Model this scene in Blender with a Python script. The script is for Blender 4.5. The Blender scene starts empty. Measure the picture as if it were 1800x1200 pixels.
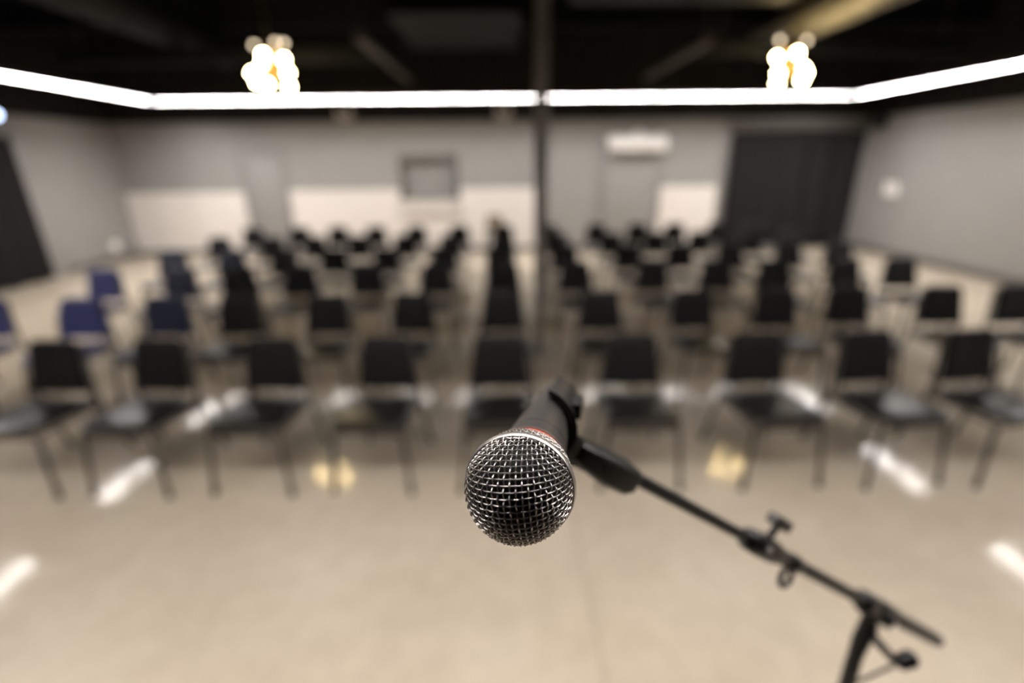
import bpy, bmesh, math, random
from mathutils import Vector, Matrix
random.seed(7)
S = bpy.context.scene
COL = S.collection

# ------------------------------------------------------------------ camera
CAM_H = 1.85
def cam_axes(pitch, yaw, roll):
    p, y, r = (math.radians(a) for a in (pitch, yaw, roll))
    fw = Vector((math.sin(y)*math.cos(p), math.cos(y)*math.cos(p), -math.sin(p)))
    rt = Vector((math.cos(y), -math.sin(y), 0)); up = rt.cross(fw)
    return rt*math.cos(r) - up*math.sin(r), up*math.cos(r) + rt*math.sin(r), fw
rt, up, fw = cam_axes(19.9, 0.8, 0.6)
cd = bpy.data.cameras.new('camera'); cam = bpy.data.objects.new('camera', cd); COL.objects.link(cam)
m = Matrix.Identity(4)
for i in range(3):
    m[i][0], m[i][1], m[i][2] = rt[i], up[i], -fw[i]
m[2][3] = CAM_H
cam.matrix_world = m
cd.sensor_width = 36.0; cd.sensor_fit = 'HORIZONTAL'
cd.lens = 870.0/1800.0*36.0
cd.clip_start = 0.01; cd.clip_end = 60
cd.dof.use_dof = True
cd.dof.focus_distance = 0.227
cd.dof.aperture_fstop = 2.15
S.camera = cam

# ------------------------------------------------------------------ world, exposure
w = bpy.data.worlds.new('world'); S.world = w; w.use_nodes = True
w.node_tree.nodes['Background'].inputs[0].default_value = (0.02, 0.02, 0.022, 1)
w.node_tree.nodes['Background'].inputs[1].default_value = 0.3
S.view_settings.view_transform = 'Standard'; S.view_settings.look = 'None'
S.view_settings.gamma = 1.0; S.view_settings.use_curve_mapping = False
S.view_settings.exposure = 0.0
STRIP_L = 112.0      # radiance of the linear LED lights
BULB_L = 130.0

# ------------------------------------------------------------------ materials
def srgb(r, g, b):
    f = lambda c: (c/255/12.92 if c/255 <= .04045 else ((c/255+.055)/1.055)**2.4)
    return (f(r), f(g), f(b), 1)
def mat(name, col, rough=.5, metal=0.0, noise=None, bump=0.0, scale=40.0, spec=.5, coat=0.0, sheen=0.0):
    M = bpy.data.materials.new(name); M.use_nodes = True
    nt = M.node_tree; b = nt.nodes['Principled BSDF']
    b.inputs['Base Color'].default_value = col; b.inputs['Roughness'].default_value = rough
    b.inputs['Metallic'].default_value = metal; b.inputs['Specular IOR Level'].default_value = spec
    b.inputs['Coat Weight'].default_value = coat; b.inputs['Sheen Weight'].default_value = sheen
    if noise or bump:
        tc = nt.nodes.new('ShaderNodeTexCoord'); nz = nt.nodes.new('ShaderNodeTexNoise')
        nz.inputs['Scale'].default_value = scale; nz.inputs['Detail'].default_value = 6
        nt.links.new(tc.outputs['Object'], nz.inputs['Vector'])
        if noise:
            r = nt.nodes.new('ShaderNodeValToRGB')
            r.color_ramp.elements[0].position = .3; r.color_ramp.elements[1].position = .7
            r.color_ramp.elements[0].color = tuple(c*(1-noise) for c in col[:3])+(1,)
            r.color_ramp.elements[1].color = tuple(min(1, c*(1+noise)) for c in col[:3])+(1,)
            nt.links.new(nz.outputs['Fac'], r.inputs['Fac']); nt.links.new(r.outputs['Color'], b.inputs['Base Color'])
        if bump:
            bp = nt.nodes.new('ShaderNodeBump'); bp.inputs['Strength'].default_value = bump; bp.inputs['Distance'].default_value = .002
            nt.links.new(nz.outputs['Fac'], bp.inputs['Height']); nt.links.new(bp.outputs['Normal'], b.inputs['Normal'])
    return M
def emit(name, col, strength):
    M = bpy.data.materials.new(name); M.use_nodes = True; nt = M.node_tree
    nt.nodes.remove(nt.nodes['Principled BSDF'])
    e = nt.nodes.new('ShaderNodeEmission'); e.inputs[0].default_value = col; e.inputs[1].default_value = strength
    nt.links.new(e.outputs[0], nt.nodes['Material Output'].inputs[0]); return M

def concrete():
    M = mat('polished_concrete', (.5, .42, .31, 1), rough=.16, spec=.16)
    nt = M.node_tree; b = nt.nodes['Principled BSDF']
    tc = nt.nodes.new('ShaderNodeTexCoord')
    def nz(sc, det):
        n = nt.nodes.new('ShaderNodeTexNoise'); n.inputs['Scale'].default_value = sc; n.inputs['Detail'].default_value = det
        nt.links.new(tc.outputs['Object'], n.inputs['Vector']); return n
    a, c, d = nz(1.3, 5), nz(9, 8), nz(220, 2)
    r1 = nt.nodes.new('ShaderNodeValToRGB')
    e = r1.color_ramp.elements
    e[0].position = .32; e[0].color = (.43, .365, .29, 1); e[1].position = .68; e[1].color = (.50, .435, .355, 1)
    e2 = e.new(.52); e2.color = (.465, .398, .318, 1)
    nt.links.new(a.outputs['Fac'], r1.inputs['Fac'])
    r2 = nt.nodes.new('ShaderNodeValToRGB')
    r2.color_ramp.elements[0].position = .3; r2.color_ramp.elements[0].color = (.93, .92, .905, 1)
    r2.color_ramp.elements[1].position = .7; r2.color_ramp.elements[1].color = (1.03, 1.025, 1.02, 1)
    nt.links.new(c.outputs['Fac'], r2.inputs['Fac'])
    mx = nt.nodes.new('ShaderNodeMix'); mx.data_type = 'RGBA'; mx.blend_type = 'MULTIPLY'; mx.inputs['Factor'].default_value = 1
    nt.links.new(r1.outputs['Color'], mx.inputs['A']); nt.links.new(r2.outputs['Color'], mx.inputs['B'])
    nt.links.new(mx.outputs['Result'], b.inputs['Base Color'])
    mr = nt.nodes.new('ShaderNodeMapRange'); mr.inputs['To Min'].default_value = .05; mr.inputs['To Max'].default_value = .13
    nt.links.new(c.outputs['Fac'], mr.inputs['Value']); nt.links.new(mr.outputs['Result'], b.inputs['Roughness'])
    bp = nt.nodes.new('ShaderNodeBump'); bp.inputs['Strength'].default_value = .02; bp.inputs['Distance'].default_value = .001
    nt.links.new(d.outputs['Fac'], bp.inputs['Height']); nt.links.new(bp.outputs['Normal'], b.inputs['Normal'])
    return M
def fine_mesh():
    # the tight inner gauze of the grille: a small woven check in dark metal
    M = mat('inner_gauze', (.02, .019, .019, 1), rough=.7, metal=.0, spec=.1)
    nt = M.node_tree; b = nt.nodes['Principled BSDF']
    tc = nt.nodes.new('ShaderNodeTexCoord'); v = nt.nodes.new('ShaderNodeTexChecker')
    v.inputs['Scale'].default_value = 1900
    v.inputs['Color1'].default_value = (.022, .021, .020, 1); v.inputs['Color2'].default_value = (.003, .003, .003, 1)
    nt.links.new(tc.outputs['Object'], v.inputs['Vector']); nt.links.new(v.outputs['Color'], b.inputs['Base Color'])
    return M

MT = dict(
    concrete=concrete(),
    joint=mat('joint_filler', (.33, .28, .22, 1), .8, noise=.2, scale=60),
    grey=mat('grey_wall_paint', (.258, .247, .242, 1), .55, noise=.03, scale=3, bump=.05),
    greydark=mat('grey_trim_paint', (.20, .19, .185, 1), .5, noise=.03, scale=6),
    greydoor=mat('grey_door_paint', (.245, .235, .23, 1), .45, noise=.03, scale=6),
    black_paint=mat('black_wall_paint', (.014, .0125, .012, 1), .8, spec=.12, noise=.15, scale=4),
    deck=mat('black_ceiling_deck', (.0028, .0040, .0065, 1), .8, spec=.12, noise=.2, scale=3),
    beam=mat('dark_beam_paint', (.0070, .0085, .011, 1), .6, spec=.12, noise=.2, scale=6),
    rail=mat('bronze_rail', (.075, .066, .062, 1), .55, metal=.1, noise=.1, scale=10),
    duct=mat('black_duct_paint', (.005, .0065, .010, 1), .6, spec=.12, noise=.2, scale=4),
    ductgrey=mat('dull_duct_sheet', (.004, .004, .0045, 1), .6, metal=.0, spec=.12, noise=.15, scale=5),
    ductlight=mat('bare_duct_sheet', (.19, .18, .16, 1), .5, metal=.2, noise=.15, scale=5),
    beige=mat('cream_panel', (.67, .625, .59, 1), .5, noise=.03, scale=3),
    cream2=mat('cream_sill', (.71, .67, .635, 1), .45, noise=.03, scale=3),
    base=mat('dark_rubber_base', (.10, .092, .085, 1), .6, noise=.1, scale=8),
    curtain=mat('black_velour', (.016, .0148, .0155, 1), .95, noise=.2, scale=30, spec=.1),
    white=mat('white_plastic', (.78, .75, .73, 1), .4, noise=.02, scale=8),
    lens=mat('frosted_lens', (.85, .83, .80, 1), .25, noise=.02, scale=8),
    column=mat('dark_bronze_column', (.20, .183, .166, 1), .45, metal=.0, noise=.1, scale=8),
    alu=mat('black_aluminium', (.03, .03, .03, 1), .4, metal=.5, noise=.1, scale=30),
    cable=mat('steel_cable', (.08, .08, .08, 1), .4, metal=.8, noise=.1, scale=30),
    flank=mat('matt_white_flank', (.86, .85, .84, 1), .7, noise=.03, scale=20, spec=.1),
    led=emit('led_diffuser_glow', (1.0, .955, .91, 1), STRIP_L),
    bulb=emit('warm_bulb_glow', (1.0, .74, .33, 1), BULB_L),
    brass=mat('brushed_brass', (.55, .37, .13, 1), .3, metal=1, noise=.1, scale=60),
    ghost_glow=emit('ghost_disc_glow', (1.0, .80, .55, 1), 4.5),
    bluelamp=emit('cool_lamp_glow', (.55, .68, 1.0, 1), 9),
    vinyl=mat('black_vinyl', (.006, .0055, .0055, 1), .31, spec=1.0, noise=.12, scale=60, bump=.15),
    blackfab=mat('black_back_vinyl', (.006, .0055, .0058, 1), .5, spec=.25, noise=.12, scale=80, bump=.15),
    navy=mat('navy_vinyl', (.016, .020, .045, 1), .42, noise=.12, scale=60, bump=.15),
    blue=mat('blue_vinyl', (.045, .053, .165, 1), .42, noise=.12, scale=60, bump=.15),
    tan=mat('tan_seat_back', (.16, .12, .085, 1), .5, noise=.1, scale=60),
    frame=mat('dark_bronze_frame', (.060, .050, .043, 1), .34, metal=.3, noise=.1, scale=40),
    glide=mat('black_glide', (.02, .02, .02, 1), .6, noise=.1, scale=40),
    wire=mat('gunmetal_wire', (.44, .41, .392, 1), .40, metal=1, noise=.12, scale=400),
    ring=mat('gunmetal_ring', (.40, .375, .36, 1), .36, metal=1, noise=.08, scale=300),
    gauze=fine_mesh(),
    red=mat('red_lacquer_band', (.45, .052, .027, 1), .5, spec=.2, noise=.05, scale=200),
    micgrey=mat('charcoal_mic_enamel', (.026, .023, .0215, 1), .42, metal=.2, noise=.12, scale=500, bump=.1),
    collar=mat('grey_collar', (.16, .15, .145, 1), .38, metal=.6, noise=.1, scale=300),
    rubber=mat('black_clip_plastic', (.009, .008, .008, 1), .42, spec=.3, noise=.15, scale=300, bump=.1),
    dark=mat('black_hollow', (.004, .004, .004, 1), .8, noise=.1, scale=60),
    standblack=mat('black_stand_enamel', (.006, .0058, .006, 1), .36, spec=.25, noise=.12, scale=200, bump=.05),
    chrome=mat('worn_steel', (.55, .52, .50, 1), .3, metal=1, noise=.1, scale=200),
    box=mat('warm_grey_plastic', (.42, .38, .35, 1), .5, noise=.05, scale=10),
)

# ------------------------------------------------------------------ mesh helpers
class MB:
    def __init__(s): s.v = []; s.f = []
    def box(s, x0, x1, y0, y1, z0, z1):
        b = len(s.v)
        s.v += [(x, y, z) for z in (z0, z1) for y in (y0, y1) for x in (x0, x1)]
        s.f += [tuple(b+i for i in q) for q in ((0,2,3,1),(4,5,7,6),(0,1,5,4),(2,6,7,3),(0,4,6,2),(1,3,7,5))]
        return s
    def loft(s, rings, cap=True, close=False):
        b = len(s.v); n = len(rings[0])
        for r in rings: s.v += [tuple(p) for p in r]
        m_ = len(rings)
        for i in range(m_-1 if not close else m_):
            j = (i+1) % m_
            for k in range(n):
                l = (k+1) % n
                s.f.append((b+i*n+k, b+i*n+l, b+j*n+l, b+j*n+k))
        if cap and not close:
            s.f.append(tuple(b+k for k in range(n))[::-1]); s.f.append(tuple(b+(m_-1)*n+k for k in range(n)))
        return s
    def tube(s, pts, rad, n=10, close=False, flat=1.0):
        pts = [Vector(p) for p in pts]
        if not hasattr(rad, '__len__'): rad = [rad]*len(pts)
        rings = []; ref = None
        for i, p in enumerate(pts):
            if close: t = pts[(i+1) % len(pts)]-pts[i-1]
            else: t = pts[min(i+1, len(pts)-1)]-pts[max(i-1, 0)]
            t.normalize()
            if ref is None:
                ref = Vector((0, 0, 1)) if abs(t.z) < .9 else Vector((1, 0, 0))
            u = (ref - t*ref.dot(t)).normalized(); v = t.cross(u); ref = u
            rings.append([p+u*(rad[i]*math.cos(2*math.pi*k/n))+v*(flat*rad[i]*math.sin(2*math.pi*k/n)) for k in range(n)])
        return s.loft(rings, True, close)
    def lathe(s, prof, origin, axis, n=24, cap=True, a0=0, a1=2*math.pi, u=None):
        o = Vector(origin); a = Vector(axis).normalized()
        if u is None:
            u = Vector((0, 0, 1)) if abs(a.z) < .9 else Vector((1, 0, 0))
        u = (Vector(u)-a*a.dot(Vector(u))).normalized(); v = a.cross(u)
        rings = [[o+a*d+u*(r*math.cos(2*math.pi*k/n))+v*(r*math.sin(2*math.pi*k/n)) for k in range(n)] for d, r in prof]
        return s.loft(rings, cap)
    def obox(s, c, ax, ay, az, hx, hy, hz):
        b = len(s.v); c = Vector(c)
        s.v += [tuple(c+ax*(hx*i)+ay*(hy*j)+az*(hz*k)) for k in (-1, 1) for j in (-1, 1) for i in (-1, 1)]
        s.f += [tuple(b+i for i in q) for q in ((0,2,3,1),(4,5,7,6),(0,1,5,4),(2,6,7,3),(0,4,6,2),(1,3,7,5))]
        return s
    def mesh(s, name, m_, smooth=True, bevel=0, seg=2):
        me = bpy.data.meshes.new(name); me.from_pydata(s.v, [], s.f); me.update()
        bm = bmesh.new(); bm.from_mesh(me)
        bmesh.ops.recalc_face_normals(bm, faces=bm.faces)
        if bevel:
            es = [e for e in bm.edges if e.is_manifold and e.calc_face_angle(0) > .5]
            bmesh.ops.bevel(bm, geom=es, offset=bevel, segments=seg, profile=.6, affect='EDGES', clamp_overlap=True)
        bm.to_mesh(me); bm.free()
        me.materials.append(MT[m_])
        if smooth:
            me.polygons.foreach_set('use_smooth', [True]*len(me.polygons))
            try: me.set_sharp_from_angle(angle=math.radians(40))
            except Exception: pass
        return me
    def build(s, name, m_, parent=None, **kw):
        return link(name, s.mesh(name, m_, **kw), parent)
def link(name, me, parent=None):
    o = bpy.data.objects.new(name, me); COL.objects.link(o)
    if parent is not None:
        o.parent = parent
        # meshes are written in world coordinates unless the parent was made at the origin
        o.matrix_parent_inverse = parent.matrix_world.inverted() if parent.get('_abs') else Matrix.Identity(4)
    return o
def empty(name, loc=(0, 0, 0), rz=0, absolute=False):
    o = bpy.data.objects.new(name, None); COL.objects.link(o); o.location = loc; o.rotation_euler = (0, 0, rz)
    o.empty_display_size = .05
    if absolute:
        o.matrix_world = Matrix.Translation(Vector(loc)); o['_abs'] = 1
    return o
def tag(o, label=None, cat=None, group=None, kind=None):
    if label: o['label'] = label
    if cat: o['category'] = cat
    if group: o['group'] = group
    if kind: o['kind'] = kind
    return o
def struct(o, label=None): return tag(o, label=label, kind='structure')

# ------------------------------------------------------------------ the room shell
XL, XR, YB, YF, ZC = -8.05, 7.75, 11.10, -4.5, 4.25
ZP = 2.66      # grey paint stops here; black above, brought lower to stand in for shade
JX = 0.36      # control joint in the slab, on the column line
fl = struct(MB().box(XL, XR, YF, YB, -.20, -.012).build('floor', 'joint', smooth=False), 'tan polished concrete floor slab')
xs = [XL, -3.9, JX, 4.6, XR]; ys = [YF, -1.6, 6.9, YB]
for i in range(4):
    for j in range(3):
        g = .004
        MB().box(xs[i]+(g if i else 0), xs[i+1]-(g if i < 3 else 0), ys[j]+(g if j else 0), ys[j+1]-(g if j < 2 else 0), -.03, 0).build('slab', 'concrete', fl, smooth=False)

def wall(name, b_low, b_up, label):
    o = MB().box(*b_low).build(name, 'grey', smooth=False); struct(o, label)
    MB().box(*b_up).build('upper_shade_band', 'black_paint', o, smooth=False)
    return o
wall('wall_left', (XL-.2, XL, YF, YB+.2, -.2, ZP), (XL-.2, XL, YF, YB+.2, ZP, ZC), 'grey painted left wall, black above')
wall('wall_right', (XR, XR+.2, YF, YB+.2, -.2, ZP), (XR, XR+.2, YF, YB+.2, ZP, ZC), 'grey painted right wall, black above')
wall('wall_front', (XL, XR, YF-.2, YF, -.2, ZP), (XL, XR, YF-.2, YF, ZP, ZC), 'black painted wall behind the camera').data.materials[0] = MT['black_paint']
# back wall with the recess for the hatch
NX0, NX1, NZ0, NZ1 = -2.16, -0.98, 1.10, 1.96
wb = MB()
wb.box(XL, NX0, YB, YB+.2, -.2, ZP).box(NX1, XR, YB, YB+.2, -.2, ZP).box(NX0, NX1, YB, YB+.2, -.2, NZ0).box(NX0, NX1, YB, YB+.2, NZ1, ZP)
wbo = struct(wb.build('wall_back', 'grey', smooth=False), 'grey painted back wall behind the chairs')
MB().box(XL, XR, YB, YB+.2, ZP, ZC).build('upper_shade_band', 'black_paint', wbo, smooth=False)
struct(MB().box(XL-.2, XR+.2, YF-.2, YB+.2, ZC, ZC+.15).build('ceiling', 'deck', smooth=False), 'black painted open ceiling deck')

# hatch window in the back wall
wn = empty('window_1', ((NX0+NX1)/2, YB, NZ0), absolute=True); struct(wn, 'closed grey hatch recessed in the back wall')
MB().box(NX0, NX1, YB+.15, YB+.19, NZ0, NZ1).build('shutter', 'greydoor', wn, smooth=False)
fr = MB(); d0, d1 = YB-.02, YB+.15
fr.box(NX0-.04, NX0+.05, d0, d1, NZ0, NZ1+.05).box(NX1-.05, NX1+.04, d0, d1, NZ0, NZ1+.05).box(NX0+.05, NX1-.05, d0, d1, NZ1-.05, NZ1+.05)
fr.build('window_frame', 'base', wn, smooth=False)
MB().box(NX0-.06, NX1+.06, YB-.14, YB+.15, NZ0-.04, NZ0).build('window_sill', 'cream2', wn, bevel=.006)
MB().box(NX0-.02, NX1+.02, YB-.10, YB-.003, .84, NZ0-.04).build('apron', 'cream2', wn, bevel=.006)
for k in range(5):
    z = NZ0+.06+k*.16
    MB().box(NX0+.06, NX1-.06, YB+.142, YB+.152, z, z+.15).build('slat', 'greydoor', wn, smooth=False)

# cream wainscot on the back wall
def wainscot(name, segs, label):
    p = struct(empty(name, (segs[0][0], YB, 0), absolute=True), label)
    for x0, x1, z1 in segs:
        n = max(1, round((x1-x0)/1.22)); wdt = (x1-x0)/n
        for i in range(n):
            MB().box(x0+i*wdt+.002, x0+(i+1)*wdt-.002, YB-.02, YB-.001, .10, z1).build('panel', 'beige', p, smooth=False)
        if z1 > 1.1: MB().box(x0, x1, YB-.03, YB-.001, z1, z1+.025).build('cap_rail', 'beige', p, bevel=.004)
wainscot('trim_1', [(XL+.01, -5.52, 1.29)], 'cream wainscot panels between the left corner and the grey door')
wainscot('trim_2', [(-4.56, NX0-.05, 1.31), (NX0-.05, NX1+.05, .83), (NX1+.05, .72, 1.31)], 'cream wainscot panels under and beside the hatch')
wainscot('trim_3', [(3.38, 4.62, 1.31)], 'short cream wainscot panel beside the black curtain')
# baseboards
struct(MB().box(XL, XL+.02, YF, YB, 0, .11).build('baseboard_left', 'base', bevel=.004))
struct(MB().box(XR-.02, XR, YF, YB, 0, .13).build('baseboard_right', 'base', bevel=.004))
bb = MB()
for a, b in ((XL+.02, -5.52), (-4.56, 2.06), (3.38, 4.62)): bb.box(a, b, YB-.026, YB-.002, 0, .10)
struct(bb.build('baseboard_back', 'base', bevel=.004))

# doors in the back wall
def door(name, x0, x1, z1, label, leafmat):
    p = struct(empty(name, ((x0+x1)/2, YB, 0), absolute=True), label)
    f = MB().box(x0, x0+.06, YB-.05, YB-.001, 0, z1).box(x1-.06, x1, YB-.05, YB-.001, 0, z1).box(x0+.06, x1-.06, YB-.05, YB-.001, z1-.06, z1)
    f.build('door_frame', 'greydark', p, bevel=.004)
    MB().box(x0+.064, x1-.064, YB-.028, YB-.002, .01, z1-.064).build('door_leaf', leafmat, p, bevel=.003)
    h = MB().tube([(x0+.14, YB-.028, 1.02), (x0+.14, YB-.08, 1.02)], .012).tube([(x0+.14, YB-.08, 1.02), (x0+.26, YB-.08, 1.02)], .010)
    h.build('door_handle', 'chrome', p)
    MB().box(x0+.30, x1-.12, YB-.075, YB-.03, z1-.15, z1-.10).build('door_closer', 'greydark', p, bevel=.005)
    for z in (.3, 1.05, 1.85): MB().tube([(x1-.066, YB-.036, z), (x1-.066, YB-.036, z+.10)], .008).build('hinge', 'chrome', p)
door('door_1', -5.50, -4.58, 2.20, 'grey door between the two long cream wainscots', 'greydoor')
door('door_2', 2.08, 3.36, 1.97, 'wide grey door under the white air unit', 'greydoor')

# pilasters framing the curtained opening at the right end of the back wall
struct(MB().box(4.63, 4.74, YB-.06, YB-.001, 0, 2.44).build('trim_4', 'greydoor', bevel=.008), 'grey jamb on the left of the wide black curtain')
struct(MB().box(7.60, XR-.001, YB-.06, YB-.001, 0, 2.44).build('trim_5', 'greydoor', bevel=.008), 'grey corner jamb right of the wide black curtain')
struct(MB().box(4.63, XR-.001, YB-.10, YB-.001, 2.44, 2.58).build('trim_6', 'base', bevel=.008), 'dark header board over the wide black curtain')
struct(MB().box(XL+.001, XL+.06, 8.80, 9.10, 0, 2.34).build('trim_7', 'greydoor', bevel=.008), 'grey jamb beside the black curtain on the left wall')

# ------------------------------------------------------------------ curtains
def curtain(name, p0, p1, z0, z1, normal, label, seed, rod_z):
    rnd = random.Random(seed)
    p0 = Vector(p0); p1 = Vector(p1); L = (p1-p0).length; d = (p1-p0)/L; nrm = Vector(normal)
    root = tag(empty(name, ((p0+p1)/2).to_tuple()[:2]+(z0,), absolute=True), label, 'curtain')
    n = int(L/.018); ph = [rnd.uniform(0, 6.28) for _ in range(4)]
    off = []
    for i in range(n+1):
        s_ = i/n*L
        off.append(.10+.025*math.sin(s_*2*math.pi/.17+ph[0]+.9*math.sin(s_*2.1+ph[1]))+.055*math.sin(s_*2*math.pi/.52+ph[2]+.8*math.sin(s_*1.7)))
    zs = [z0+(z1-z0)*k/10 for k in range(11)]
    vs, fs = [], []
    for side in (0, 1):
        for k, z in enumerate(zs):
            sq = .75+.25*(1-k/10)
            for i in range(n+1):
                o_ = off[i]*sq+(.006 if side else 0)
                q = p0+d*(i/n*L)+nrm*o_; vs.append((q.x, q.y, z))
    N = n+1; B = N*11
    for k in range(10):
        for i in range(n):
            a = k*N+i; fs.append((a, a+1, a+N+1, a+N)); fs.append((B+a, B+a+N, B+a+N+1, B+a+1))
    for i in range(n):
        fs.append((i, B+i, B+i+1, i+1)); t = 10*N; fs.append((t+i, t+i+1, B+t+i+1, B+t+i))
    for k in range(10):
        for c in (0, n):
            a = k*N+c; fs.append((a, a+N, B+a+N, B+a) if c == 0 else (a, B+a, B+a+N, a+N))
    mb = MB(); mb.v = vs; mb.f = fs; mb.build('drape', 'curtain', root)
    q0 = p0+nrm*.08; q1 = p1+nrm*.08
    MB().tube([(q0.x, q0.y, rod_z), (q1.x, q1.y, rod_z)], .016).build('curtain_rod', 'alu', root)
    for i in range(int(L/.25)):
        c = q0+d*(.12+i*.25)
        MB().tube([(c+Vector((0, 0, rod_z-c.z))+nrm*(.022*math.cos(t*.785))+Vector((0, 0, .022*math.sin(t*.785)))) for t in range(8)], .003, n=5, close=True).build('curtain_ring', 'alu', root)
    return root
curtain('stage_curtain', (4.75, YB-.01, 0), (7.60, YB-.01, 0), .015, 2.38, (0, -1, 0), 'wide black curtain filling the right end of the back wall', 3, 2.40)
curtain('stage_curtain', (XL+.01, 4.6, 0), (XL+.01, 8.78, 0), .015, 2.30, (1, 0, 0), 'black curtain hanging along the left wall', 5, 2.32)

# ------------------------------------------------------------------ column
cx, cy = 0.345, 4.74
co = tag(empty('support_column', (cx, cy, 0), absolute=True), 'slim dark square column standing in the middle of the chairs', 'column')
MB().box(cx-.056, cx+.056, cy-.056, cy+.056, .012, ZC-.012).build('shaft', 'column', co, bevel=.006)
MB().box(cx-.11, cx+.11, cy-.11, cy+.11, 0, .012).build('base_plate', 'column', co, bevel=.002)
MB().box(cx-.11, cx+.11, cy-.11, cy+.11, ZC-.012, ZC-.001).build('cap_plate', 'column', co, bevel=.002)
for sx in (-1, 1):
    for sy in (-1, 1):
        MB().lathe([(0, .011), (.012, .011)], (cx+sx*.085, cy+sy*.085, .012), (0, 0, 1), n=6).build('bolt', 'chrome', co)

# ------------------------------------------------------------------ ceiling services
def tagged(o, *a): return tag(o, *a)
for k, y in enumerate((-3.0, -.6, 1.8, 4.2, 6.6, 9.0)):
    b = MB().box(XL+.002, XR-.002, y-.06, y+.06, ZC-.40, ZC-.37).box(XL+.002, XR-.002, y-.06, y+.06, ZC-.03, ZC-.001).box(XL+.002, XR-.002, y-.006, y+.006, ZC-.37, ZC-.03)
    tag(b.build('ceiling_joist', 'beam', smooth=False), 'black steel joist across the ceiling, %s from the back wall' % ('sixth','fifth','fourth','third','second','first')[k], 'joist', 'black ceiling joists')
def rail(x, y0, y1, z, label):
    p = tag(empty('ceiling_rail', (x, (y0+y1)/2, z), absolute=True), label, 'rail')
    MB().box(x-.045, x+.045, y0, y1, z-.045, z+.045).build('channel', 'rail', p, bevel=.006)
    for y in (y0+.2, y1-.2): MB().tube([(x, y, z+.045), (x, y, ZC-.001)], .008).build('hanger', 'cable', p)
rail(-1.72, 6.9, 10.3, 3.30, 'brown grey rail under the ceiling left of the column')
rail(2.68, 7.2, 10.3, 3.30, 'brown grey rail under the ceiling right of the column')
def cross(x0, x1, y, z, label):
    p = tag(empty('cross_beam', ((x0+x1)/2, y, z), absolute=True), label, 'beam')
    MB().box(x0, x1, y-.05, y+.05, z-.09, z+.09).build('channel', 'beam', p, bevel=.006)
    for x in (x0+.3, x1-.3): MB().tube([(x, y, z+.09), (x, y, ZC-.001)], .008).build('hanger', 'cable', p)
cross(-6.2, -1.77, 8.05, 3.30, 'dark cross beam over the left lamp cluster')
cross(2.73, 6.4, 7.75, 3.30, 'dark cross beam over the right lamp cluster')
def round_duct(x0, y0, x1, y1, z, r, m_, label):
    p = tag(empty('air_duct', ((x0+x1)/2, (y0+y1)/2, z), absolute=True), label, 'duct')
    d = Vector((x1-x0, y1-y0, 0)); L = d.length; d.normalize()
    n = max(2, int(L/1.2)); 
    for i in range(n):
        a = Vector((x0, y0, z))+d*(L*i/n)
        MB().lathe([(0, r), (L/n-.05, r)], a, d, n=28).build('duct_section', m_, p)
        MB().lathe([(L/n-.05, r+.012), (L/n, r+.012)], a, d, n=28).build('duct_collar', m_, p)
    for t in (.15, .85):
        c = Vector((x0, y0, z))+d*(L*t)
        MB().tube([c+Vector((0, 0, r)), (c.x, c.y, ZC-.001)], .006).build('hanger', 'cable', p)
round_duct(4.15, 3.2, 4.15, 8.9, 3.60, .21, 'ductlight', 'pale round air duct above the right lamp cluster')
round_duct(-4.6, 1.5, -4.6, 9.6, 3.62, .22, 'duct', 'black round air duct above the left lamp cluster')
def square_duct(x0, x1, y0, y1, z0, z1, m_, label):
    p = tag(empty('box_duct', ((x0+x1)/2, (y0+y1)/2, z0), absolute=True), label, 'duct')
    n = max(1, round((x1-x0)/1.1))
    for i in range(n):
        a = x0+(x1-x0)*i/n; b = x0+(x1-x0)*(i+1)/n
        MB().box(a, b-.03, y0, y1, z0, z1).build('duct_section', m_, p, bevel=.004)
        MB().box(b-.03, b, y0-.02, y1+.02, z0-.02, z1+.02).build('duct_flange', m_, p, bevel=.003)
square_duct(-1.35, .25, 6.75, 8.75, 3.50, 3.82, 'ductgrey', 'dull grey box duct over the hatch side of the column')
square_duct(.75, 3.1, 5.6, 6.3, 3.45, 3.78, 'duct', 'black box duct right of the column')

# ------------------------------------------------------------------ linear LED lights
ZS = 2.90
def strip(p0, p1, label, ends=(0, 0)):
    p0 = Vector(p0); p1 = Vector(p1); d = (p1-p0).normalized(); s_ = Vector((-d.y, d.x, 0)); c = (p0+p1)/2; L = (p1-p0).length
    root = tag(empty('linear_light', (c.x, c.y, ZS), absolute=True), label, 'light', 'linear lights in a rectangle under the ceiling')
    z = Vector((0, 0, 1))
    # a deep channel: diffuser set up inside, matt white flanks hanging below it
    hs = MB().obox(c+z*(ZS+.066), d, s_, z, L/2, .056, .016)
    for k in (-1, 1): hs.obox(c+z*(ZS+.0325)+s_*(k*.0545), d, s_, z, L/2, .0015, .0175)
    hs.build('housing', 'alu', root, smooth=False)
    for k in (-1, 1): MB().obox(c+z*(ZS+.0305)+s_*(k*.0515), d, s_, z, L/2-.003, .0014, .0150).build('reflector', 'flank', root, smooth=False)
    for k in (-1, 1): MB().obox(c+z*(ZS+.0325)+d*(k*(L/2-.0015)), d, s_, z, .0015, .0529, .0173).build('end_cap', 'alu', root, smooth=False)
    MB().obox(c+z*(ZS+.0475), d, s_, z, L/2-.0035, .050, .0015).build('diffuser', 'led', root, smooth=False)
    for t in (-.4, .4):
        q = c+d*(L*t)
        MB().tube([(q.x, q.y, ZS+.08), (q.x, q.y, ZC-.001)], .003, n=6).build('suspension_cable', 'cable', root)
SX0, SX1, SY = -6.18, 6.36, 9.72
strip((SX0+.060, SY, 0), (SX1-.060, SY, 0), 'long glowing white linear light parallel to the back wall')
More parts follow.
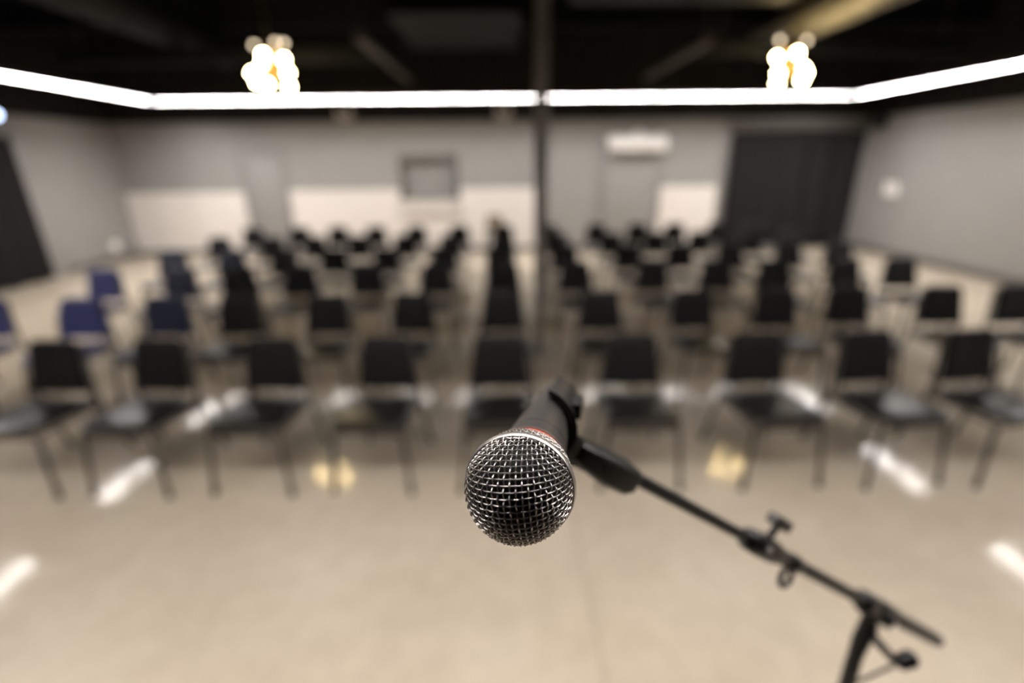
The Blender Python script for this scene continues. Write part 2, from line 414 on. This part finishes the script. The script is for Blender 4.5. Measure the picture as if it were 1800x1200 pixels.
for sx, nm in ((SX0, 'left'), (SX1, 'right')):
    strip((sx, SY+.056, 0), (sx, 6.02, 0), 'glowing linear light running from the back corner along the %s wall' % nm)
    strip((sx, 5.20, 0), (sx, 1.40, 0), 'second glowing linear light from the back along the %s wall' % nm)
strip((-3.4, .90, 0), (3.6, .90, 0), 'glowing linear light across the room just ahead of the camera')

# ------------------------------------------------------------------ lamp clusters
def cluster(c, bulbs, ghosts, label):
    c = Vector(c)
    root = tag(empty('bulb_chandelier', tuple(c), absolute=True), label, 'chandelier', 'warm bulb chandeliers')
    MB().lathe([(-.035, .012), (-.03, .04), (0, .05), (.03, .04), (.035, .012)], c, (0, 0, 1), n=20).build('hub', 'brass', root)
    MB().tube([c+Vector((0, 0, .03)), (c.x, c.y, ZC-.03)], .010).build('stem', 'brass', root)
    MB().lathe([(0, .07), (.022, .07), (.029, .05)], (c.x, c.y, ZC-.03), (0, 0, 1), n=20).build('canopy', 'brass', root)
    for lst, m_, r in ((bulbs, 'bulb', .036), (ghosts, 'ghost_glow', .028)):  # fainter globes are added glow for ghost reflections of the lit bulbs
        for b in lst:
            v = Vector(b); L = v.length; dr = v/L
            a = MB().tube([c+dr*.03, c+dr*(L-.075)], .006, n=8).build('arm', 'brass', root)
            MB().lathe([(-.078, .010), (-.07, .016), (-.03, .016)], c+v, dr, n=14).build('socket', 'brass', a).matrix_parent_inverse = Matrix.Identity(4)
            prof = [(-.034, .012)]+[(r*math.sin(t)*1.1, r*math.cos(t)) for t in (-.9, -.5, -.1, .3, .7, 1.1, 1.4)]
            MB().lathe(prof, c+v, dr, n=16).build('bulb', m_, root)
HB = 2.90
cluster((-2.83, 6.93, HB-.02), [(-.06, -.05, .22), (.14, .06, .19), (-.15, .1, .15), (-.23, -.03, .03), (.22, -.08, .02), (-.15, -.12, -.08), (.13, .13, -.10), (.0, -.2, -.12)],
        [(-.22, .12, .36), (.05, .10, .38), (.17, .05, .36)], 'left cluster of glowing yellow bulbs hung under the ceiling')
cluster((3.64, 7.00, HB-.02), [(-.14, .06, .18), (.05, -.05, .21), (.21, .05, .06), (-.17, -.09, -.02), (.15, -.12, -.02), (-.04, .16, -.10), (.08, -.2, -.11)],
        [(-.12, .1, .38), (.21, .08, .37)], 'right cluster of glowing yellow bulbs hung under the ceiling')

# ------------------------------------------------------------------ small wall fittings
def emergency(c, n, label, w_=.34, h_=.13, m_='box'):
    c = Vector(c); n = Vector(n); t = n.cross(Vector((0, 0, 1))).normalized(); z = Vector((0, 0, 1))
    root = tag(empty('emergency_light', tuple(c), absolute=True), label, 'emergency light')
    MB().obox(c+n*.036, t, n, z, w_/2, .035, h_/2).build('housing', m_, root, bevel=.012)
    for s_ in (-1, 1):
        q = c+n*.06+t*(s_*w_*.32)+z*(h_/2+.03)
        MB().lathe([(-.03, .028), (.02, .045), (.028, .042)], q, n, n=18).build('lamp_head', 'lens', root)
emergency((-3.2, YB, 2.76), (0, -1, 0), 'small white emergency light high on the wall left of the hatch')
emergency((.03, YB, 2.76), (0, -1, 0), 'small white emergency light high on the wall right of the hatch')
emergency((XR, 10.15, 1.25), (-1, 0, 0), 'white twin-head unit on the right wall near the curtain', .32, .20, 'white')
def plate(c, n, label):
    c = Vector(c); n = Vector(n); t = n.cross(Vector((0, 0, 1))).normalized(); z = Vector((0, 0, 1))
    root = tag(empty('wall_outlet', tuple(c), absolute=True), label, 'outlet')
    MB().obox(c+n*.008, t, n, z, .10, .007, .09).build('cover_plate', 'white', root, bevel=.004)
    for s_ in (-1, 1): MB().obox(c+n*.016+t*(s_*.045), t, n, z, .028, .003, .05).build('socket', 'lens', root, bevel=.002)
plate((XL, 10.45, .30), (1, 0, 0), 'white double outlet plate low on the left wall')
# air unit over the second door
ac = tag(empty('air_curtain', (2.78, YB, 2.02), absolute=True), 'white air curtain unit mounted above the wide grey door', 'air unit')
sec = [(-.003, .0), (-.18, .03), (-.235, .10), (-.235, .22), (-.19, .33), (-.003, .36)]
mb = MB(); mb.loft([[(2.20+i*1.19, YB+y, 2.0+z) for y, z in sec] for i in (0, 1)]); mb.build('housing', 'white', ac, bevel=.02)
MB().box(2.28, 3.31, YB-.16, YB-.06, 1.985, 2.012).build('outlet_grille', 'greydark', ac, bevel=.003)
for k in range(6): MB().box(2.30, 3.29, YB-.243, YB-.236, 2.11+k*.018, 2.12+k*.018).build('intake_slat', 'lens', ac, smooth=False)
MB().lathe([(0, .10), (.05, .09), (.08, .05)], (2.79, YB-.11, 2.352), (0, 0, 1), n=20).build('motor_cap', 'white', ac)
# loudspeaker high on the right wall
sp = tag(empty('loudspeaker', (XR, 10.75, 2.5), absolute=True), 'black loudspeaker high on the right wall beside the corner', 'loudspeaker')
MB().box(XR-.28, XR-.08, 10.62, 10.82, 2.42, 2.72).build('cabinet', 'alu', sp, bevel=.012)
MB().box(XR-.27, XR-.09, 10.612, 10.622, 2.44, 2.70).build('speaker_grille', 'dark', sp, bevel=.003)
MB().tube([(XR-.08, 10.72, 2.57), (XR-.002, 10.72, 2.57)], .02).build('bracket', 'alu', sp)
# cool lamp on the left wall
lamp = tag(empty('wall_lamp', (XL, 8.70, 2.62), absolute=True), 'small bluish lamp on the left wall above the black curtain', 'lamp')
MB().box(XL+.001, XL+.06, 8.60, 8.80, 2.54, 2.72).build('back_plate', 'alu', lamp, bevel=.006)
MB().lathe([(0, .05), (.03, .05), (.05, .035), (.058, .012)], (XL+.06, 8.70, 2.63), (1, 0, 0), n=20).build('lamp_lens', 'bluelamp', lamp)

# ------------------------------------------------------------------ chairs
def cushion(outline, z_low, z_top, crown, nrm_fn=None, rings=5):
    """a padded cushion: outline in the plane, rounded edge, crowned top -> vertex rings"""
    c = Vector((sum(p[0] for p in outline)/len(outline), sum(p[1] for p in outline)/len(outline)))
    R = []
    th = z_top-z_low
    def ring(scale, inset, z):
        out = []
        for p in outline:
            v = Vector(p)-c; L = v.length
            q = c+v*max(0, (L*scale-inset)/L)
            out.append((q.x, q.y, z))
        return out
    R.append(ring(1, .02, z_low)); R.append(ring(1, .004, z_low+.006)); R.append(ring(1, 0, z_low+th*.45))
    R.append(ring(1, .004, z_top-th*.22)); R.append(ring(1, .016, z_top-.004)); R.append(ring(1, .035, z_top+crown*.25))
    R.append(ring(.6, 0, z_top+crown*.8)); R.append(ring(.25, 0, z_top+crown))
    return R
def rounded(pts, r, n=5):
    out = []; N = len(pts)
    for i in range(N):
        p = Vector(pts[i]); a = (Vector(pts[i-1])-p).normalized(); b = (Vector(pts[(i+1) % N])-p).normalized()
        rr = r[i] if hasattr(r, '__len__') else r
        for k in range(n+1):
            t = k/n; s_ = p+a*rr; e = p+b*rr
            out.append(tuple(s_*(1-t)**2+p*(2*t*(1-t))+e*t*t))
    return out
seat_out = rounded([(-.225, -.275), (.225, -.275), (.200, .185), (-.200, .185)], [.09, .09, .05, .05], 6)
SEAT_TILT = math.tan(math.radians(3.6))      # the seat falls towards the backrest
def seat_mesh(m_): return MB().loft([[(x, y, z-SEAT_TILT*(y+.10)) for x, y, z in r] for r in cushion(seat_out, .412, .462, .006)]).mesh('seat', m_)
def back_mesh(m_):
    # outline in (x, s): s runs up the raked back; trapezoid, narrower at the top
    o = rounded([(-.192, 0), (.192, 0), (.152, .342), (-.152, .342)], [.025, .025, .05, .05], 6)
    rings = cushion(o, 0, .036, .006)
    mb = MB(); R = []
    for r in rings:
        q = []
        for x, s_, d in r:
            bow = .018*(1-(x/.18)**2)       # slight hollow across the back
            y = .186+.050*(s_/.342)-d+bow
            q.append((x, y, .486+s_*.985))
        R.append(q)
    mb.loft(R); return mb.mesh('backrest', m_)
def chair_frame():
    P = {}
    P['front_leg'] = [MB().tube([(s*.200, -.235, .404), (s*.208, -.243, .33), (s*.236, -.268, .012)], [.014]*3, n=10).mesh('front_leg', 'frame') for s in (-1, 1)]
    P['rear_leg'] = [MB().tube([(s*.222, .315, .012), (s*.205, .250, .25), (s*.196, .205, .40), (s*.193, .203, .46), (s*.180, .215, .56), (s*.160, .240, .70), (s*.146, .258, .79)], [.0135]*7, n=10).mesh('rear_leg', 'frame') for s in (-1, 1)]
    P['side_rail'] = [MB().tube([(s*.202, -.235, .393), (s*.202, -.10, .390), (s*.197, .205, .392)], .011, n=8).mesh('side_rail', 'frame') for s in (-1, 1)]
    P['cross_rail'] = [MB().tube([(-.202, -.228, .388), (.202, -.228, .388)], .011, n=8).mesh('cross_rail', 'frame'),
                       MB().tube([(-.196, .200, .388), (.196, .200, .388)], .011, n=8).mesh('cross_rail', 'frame')]
    P['back_strap'] = [MB().tube([(-.176, .236, .60), (.176, .236, .60)], .010, n=8, flat=.5).mesh('back_strap', 'frame')]
    fg = []
    for s in (-1, 1):
        fg.append(MB().lathe([(0, .017), (.02, .0175), (.028, .0145)], (s*.2363, -.2685, 0), (0, 0, 1), n=12).mesh('glide', 'glide'))
    rg = []
    for s in (-1, 1):
        rg.append(MB().lathe([(0, .017), (.02, .0175), (.028, .0145)], (s*.2225, .3165, 0), (0, 0, 1), n=12).mesh('glide', 'glide'))
    return P, fg, rg
FR, FG, RG = chair_frame()
SEAT = {k: seat_mesh(k) for k in ('vinyl', 'navy', 'blue')}
BACK = {k: back_mesh(k) for k in ('blackfab', 'navy', 'blue', 'tan')}
def chair(x, y, rz, smat, bmat, label, group):
    root = tag(empty('stacking_chair', (x, y, 0), rz), label, 'chair', group)
    link('seat', SEAT[smat], root); link('backrest', BACK[bmat], root)
    for nm, ms in FR.items():
        for i, me in enumerate(ms):
            o = link(nm, me, root)
            if nm == 'front_leg': link('glide', FG[i], o)
            if nm == 'rear_leg': link('glide', RG[i], o)
    return root
ORD = ['first', 'second', 'third', 'fourth', 'fifth', 'sixth', 'seventh', 'eighth', 'ninth', 'tenth', 'eleventh', 'twelfth', 'thirteenth']
C13 = [-4.36, -3.55, -2.88, -2.22, -1.50, -.78, -.04, .80, 1.62, 2.34, 3.00, 3.76, 4.42]
ROWY = [2.745, 3.88, 5.14, 6.32, 7.46, 8.62]
ROWN = ['front row', 'second row', 'third row', 'fourth row', 'fifth row', 'back row']
ROT1 = {-2.88: 3, -2.22: 4, -1.5: 3, -.78: 5, -.04: 0, .8: 2, 1.62: -3, 2.34: -5, 3.0: -5}
for r in range(6):
    cols = C13[2:11] if r == 0 else C13
    rnd = random.Random(20+r)
    for i, X in enumerate(cols):
        kind = 'black'; sm, bmt = 'vinyl', 'blackfab'
        if (r == 1 and i in (0, 1)) or (r == 2 and i == 0): kind = 'blue'; sm = bmt = 'blue'
        elif (r == 1 and i == 2) or (r in (2, 3) and i == 1) or (r == 3 and i == 0): kind = 'dark navy'; sm = bmt = 'navy'
        jx, jy, jr = rnd.uniform(-.03, .03), rnd.uniform(-.03, .03), rnd.uniform(-4, 4)
        if r == 0: jx, jy, jr = 0, .012*(4-i)*.6, -ROT1.get(X, 0)
        else: jr -= 2.5*X/4
        lab = '%s padded chair in the %s, %s from the left' % (kind, ROWN[r], ORD[i])
        chair(X+jx+(0.0 if r else 0), ROWY[r]+jy, math.radians(jr), sm, bmt, lab, 'audience chairs set out in rows')
chair(-.16, 10.45, math.radians(6), 'vinyl', 'tan', 'lone chair with a brown back against the back wall', 'audience chairs set out in rows')

# ------------------------------------------------------------------ microphone
MC = Vector((0.0058, 0.1999, 1.7038)); MA = Vector((.216, .9629, -.1619)).normalized()   # ring centre, axis towards the tail
MU = (Vector((0, 0, 1))-MA*MA.z).normalized(); MV = MA.cross(MU)      # MU up, MV to the right seen from the front
mic = tag(empty('microphone', tuple(MC), absolute=True), 'handheld microphone with woven steel ball grille, pointing at the viewer', 'microphone')
RR, DA = .0255, .0280
GR = math.radians(7)
def dome(u, v, off=0.0):
    rho = math.hypot(u, v); Smax = .0412
    th = rho/Smax*math.pi/2
    if rho < 1e-9: e = Vector((0, 0))
    else: e = Vector((u/rho, v/rho))
    cr, sr = math.cos(GR), math.sin(GR); e = Vector((e.x*cr-e.y*sr, e.x*sr+e.y*cr))
    r = RR*math.sin(th); a = -DA*math.cos(th)
    n = Vector((math.sin(th)/RR, -math.cos(th)/DA)); n.normalize()
    r += n.x*off; a += n.y*off
    return MC+MA*a+MV*(e.x*r)+MU*(e.y*r)
PIT = .00282; WR = .00034
gm = MB(); N = int(.0412/PIT)+1
for fam in (0, 1):
    amp = .00060 if fam == 0 else .00024
    for i in range(-N, N+1):
        c = (i+.5)*PIT
        if abs(c) > .0405: continue
        half = math.sqrt(.0412**2-c*c)
        n = max(6, int(half*2/PIT*6)); pts = []
        for k in range(n+1):
            s_ = -half+2*half*k/n
            ph = math.cos(math.pi*(s_/PIT-.5))*(1 if i % 2 == 0 else -1)
            off = amp*ph*(1 if fam == 0 else -1)
            pts.append(dome(c, s_, off) if fam == 0 else dome(s_, c, off))
        gm.tube(pts, WR, n=6)
gm.build('grille_weave', 'wire', mic)
g2 = MB(); rings = []
for k in range(15):
    th = math.pi/2*k/14
    rings.append([MC+MA*(-(DA-.0014)*math.cos(th))+MV*((RR-.0014)*max(.02, math.sin(th))*math.cos(t*math.pi/24))+MU*((RR-.0014)*max(.02, math.sin(th))*math.sin(t*math.pi/24)) for t in range(48)])
g2.loft(rings); g2.build('inner_gauze', 'gauze', mic)
MB().lathe([(-.0024, .0250), (-.0023, .0264), (-.0012, .0270), (.0010, .0270), (.0020, .0264), (.0022, .0250)], MC, MA, n=72, cap=False).build('grille_ring', 'ring', mic)
# lower basket: woven cone between the ring and the collar
lw = MB(); D0, D1, R0, R1 = .002, .0225, .0254, .0200
def cone(ang, d, off):
    t = (d-D0)/(D1-D0); r = R0+(R1-R0)*t+.0012*math.sin(math.pi*t)+off
    return MC+MA*d+MV*(r*math.cos(ang))+MU*(r*math.sin(ang))
NA = 58; NC = 8
for i in range(NA):
    lw.tube([cone(2*math.pi*i/NA, D0+(D1-D0)*k/(NC*4), .0004*math.cos(math.pi*k/4)*(1 if i % 2 else -1)) for k in range(NC*4+1)], WR, n=5)
for j in range(NC):
    lw.tube([cone(2*math.pi*k/(NA*3), D0+(D1-D0)*(j+.5)/NC, .0003*math.cos(math.pi*k/3)*(1 if j % 2 else -1)) for k in range(NA*3)], WR, n=5, close=True)
lw.build('lower_weave', 'wire', mic)
MB().lathe([(.001, .0238), (.0225, .0187)], MC, MA, n=48).build('lower_gauze', 'gauze', mic)
MB().lathe([(.0222, .0195), (.0226, .0203), (.0252, .0201)], MC, MA, n=64).build('colour_band', 'red', mic)
MB().lathe([(.0252, .0206), (.0262, .0207), (.0268, .0203), (.0275, .0194)], MC, MA, n=64).build('collar', 'collar', mic)
MB().lathe([(.0275, .0193), (.034, .0188), (.045, .0180), (.0452, .0177), (.0462, .0177), (.0464, .0179), (.07, .0163), (.10, .0143), (.13, .0122), (.148, .0112), (.150, .0104)], MC, MA, n=48).build('handle', 'micgrey', mic)
MB().lathe([(.150, .0098), (.158, .0096), (.159, .009)], MC, MA, n=32).build('connector', 'collar', mic)
q = MC+MA*.112-MV*.0118+MU*.0052
nrm = (-MV*.92+MU*.39).normalized(); tt = MA.cross(nrm).normalized()
MB().obox(q, MA, tt, nrm, .014, .0022, .0012).build('badge_strip', 'collar', mic, bevel=.0004)

# ------------------------------------------------------------------ microphone stand
BA = Vector((0.0977, 0.3245, 1.6190)); BD = Vector((.7369, .2882, -.6115)).normalized()
BS = BD.cross(Vector((0, 0, 1))).normalized()        # sideways, towards the viewer's side
BU = BS.cross(BD).normalized()                       # upwards square to the boom
if BU.z < 0: BU = -BU
if BS.y > 0: BS = -BS
PX, PY, PZ = .4526, .4625, 1.300
st = tag(empty('microphone_stand', (PX, PY, 0), absolute=True), 'black boom microphone stand reaching in from the lower right', 'microphone stand')
bp = lambda t, u=0, s=0: BA+BD*t+BU*u+BS*s
MB().tube([bp(-.004), bp(.20)], .0054, n=18).build('boom_rod', 'standblack', st)
MB().tube([bp(.18), bp(.49)], .0070, n=18).build('boom_tube', 'standblack', st)
sl = MB().lathe([(.172, .0072), (.176, .0105), (.196, .0118), (.222, .0118), (.232, .0100), (.240, .0088)], BA, BD, n=24).build('boom_clutch', 'standblack', st)
MB().tube([bp(.205, .010), bp(.205, .026)], .0036, n=10).build('knob_stem', 'micgrey', sl)
MB().obox(bp(.205, .029), BD, BS, BU, .0150, .0060, .0058).build('thumb_bar', 'micgrey', sl, bevel=.0030)
MB().lathe([(0, .004), (.0015, .004)], bp(.198, .002, .0112), BS, n=12).build('set_screw', 'collar', sl)
# cable ring under the tube
cr = MB(); HW = Vector((-.484, -.406, -.775)); c0 = bp(.268)+HW*.0165
cr.tube([c0+BD*(.0098*math.cos(t*math.pi/12))+HW*(.0098*math.sin(t*math.pi/12)) for t in range(24)], .0028, n=8, close=True)
cr.lathe([(.258, .0078), (.260, .0092), (.278, .0092), (.280, .0078)], BA, BD, n=20)
cr.build('cable_ring', 'standblack', st)
# pivot clutch between boom and pole
MB().lathe([(.452, .0078), (.456, .0125), (.474, .0135), (.480, .0120)], BA, BD, n=24).build('end_collar', 'standblack', st)
hb = MB(); hb.obox(bp(.513, -.002), BD, BS, BU, .034, .011, .0145); hb.build('pivot_block', 'standblack', st, bevel=.005, seg=3)
MB().lathe([(0, .0085), (.006, .0085), (.008, .006)], bp(.515, -.003, .010), BS, n=20).build('pivot_washer', 'standblack', st)
MB().lathe([(0, .0042), (.0035, .0042)], bp(.542, -.008, .0105), BS, n=12).build('set_screw', 'chrome', st)
MB().lathe([(.546, .0085), (.552, .0092), (.60, .0098), (.72, .0098), (.742, .0090), (.752, .0050)], BA, BD, n=20).build('end_grip', 'rubber', st)
yk = MB(); yk.tube([(PX, PY, 1.232), (PX+.002, PY+.001, 1.262), (PX+.008, PY+.003, 1.285), bp(.500, -.012)], [.0085, .0105, .0110, .0085], n=18); yk.build('pivot_yoke', 'standblack', st)
hd = Vector((.4600, .4535, 1.2800)); he = Vector((.5039, .4549, 1.2310))
MB().tube([hd, he], [.0058, .0050], n=12).build('clamp_handle', 'standblack', st)
MB().lathe([(-.012, .006), (-.008, .0100), (.008, .0110), (.013, .007)], (.5150, .4560, 1.2350), Vector((.85, .1, .3)), n=18).build('clamp_knob', 'standblack', st)
MB().tube([he+Vector((-.002, 0, -.002)), (PX+.006, PY-.006, 1.1950)], .0022, n=8).build('clamp_rod', 'collar', st)
MB().lathe([(1.165, .0078), (1.168, .0086), (1.225, .0090), (1.235, .0084)], (PX, PY, 0), (0, 0, 1), n=24).build('pole_sleeve', 'standblack', st)
MB().tube([(PX, PY, .72), (PX, PY, 1.17)], .0075, n=18).build('upper_pole', 'standblack', st)
MB().lathe([(.70, .0115), (.705, .0190), (.76, .0190), (.77, .0120)], (PX, PY, 0), (0, 0, 1), n=24).build('height_clutch', 'standblack', st)
MB().tube([(PX, PY, .07), (PX, PY, .72)], .0125, n=18).build('lower_pole', 'standblack', st)
MB().lathe([(.06, .014), (.065, .030), (.13, .030), (.14, .016)], (PX, PY, 0), (0, 0, 1), n=24).build('leg_hub', 'standblack', st)
for k in range(3):
    a = math.radians(40+120*k); d = Vector((math.cos(a), math.sin(a), 0))
    lg = MB().tube([Vector((PX, PY, .10))+d*.024, Vector((PX, PY, .016))+d*.33], .008, n=12).build('leg', 'standblack', st)
    MB().lathe([(-.022, .0095), (.004, .0125), (.012, .010)], Vector((PX, PY, .0165))+d*.33, d+Vector((0, 0, -.25)), n=14).build('rubber_foot', 'rubber', lg).matrix_parent_inverse = Matrix.Identity(4)
# microphone clip: a split sleeve round the handle and a hinge block on the boom
def clip_shell():
    mb = MB(); rings = []
    A0, A1, n = math.radians(88), math.radians(-150), 30       # from the top over the right side to underneath
    def hr(d): return .0193+(d-.0275)*(.0112-.0193)/(.148-.0275)
    ds = [.080, .083, .090, .11, .13, .150, .153]; fl_ = [.0020, .0006, 0, 0, 0, 0, .0004]
    for d, f in zip(ds, fl_):
        ring = []
        for k in range(n+1):
            a = A0+(A1-A0)*k/n
            back = .016*max(0, (a-math.radians(20))/math.radians(68))**1.3 if d < .085 else .016*max(0, (a-math.radians(20))/math.radians(68))**1.3*max(0, (.12-d)/.04)
            r = hr(d+back)+.0007+f
            ring.append(MC+MA*(d+back)+MV*(r*math.cos(a))+MU*(r*math.sin(a)))
        outer = []
        for k in range(n, -1, -1):
            a = A0+(A1-A0)*k/n
            back = .016*max(0, (a-math.radians(20))/math.radians(68))**1.3 if d < .085 else .016*max(0, (a-math.radians(20))/math.radians(68))**1.3*max(0, (.12-d)/.04)
            r = hr(d+back)+.0040+f
            outer.append(MC+MA*(d+back)+MV*(r*math.cos(a))+MU*(r*math.sin(a)))
        rings.append(ring+outer)
    return mb.loft(rings)
cl = clip_shell().build('microphone_clip', 'rubber', st)
lugc = MC+MA*.117+MV*.0185+MU*.004
MB().obox(lugc, MA, MV, MU, .012, .0035, .0055).build('clip_lug', 'rubber', cl, bevel=.0015).matrix_parent_inverse = Matrix.Identity(4)
# neck and hinge block
n0 = MC+MA*.100+MV*.012-MU*.0125
nk = MB()
def sect(c, hs, hu): return [c+BS*(hs*a)+BU*(hu*b) for a, b in ((-1, -.7), (-.7, -1), (.7, -1), (1, -.7), (1, .7), (.7, 1), (-.7, 1), (-1, .7))]
nk.loft([sect(bp(-.088, -.002), .008, .010), sect(bp(-.072, -.003), .0095, .0115), sect(bp(-.060, -.004), .0075, .0085), sect(bp(-.040, -.005), .0070, .0080)])
nk.build('clip_neck', 'rubber', st)
blk = MB()
blk.loft([sect(bp(-.068, -.001), .0100, .0070), sect(bp(-.060, -.002), .0120, .0088), sect(bp(-.035, -.0030), .0130, .0115), sect(bp(-.010, -.0030), .0130, .0115), sect(bp(-.003, -.0015), .0120, .0088)])
bk = blk.build('hinge_block', 'rubber', st, bevel=.0012)
MB().lathe([(0, .0048), (.0008, .0048)], bp(-.040, -.0015, .0126), BS, n=20).build('hinge_hole', 'dark', bk)
MB().lathe([(0, .0056), (.006, .0056), (.007, .004)], bp(-.040, -.0015, -.0126), -BS, n=6).build('hinge_nut', 'chrome', bk)
for o in list(bpy.data.objects):
    if '_abs' in o: del o['_abs']
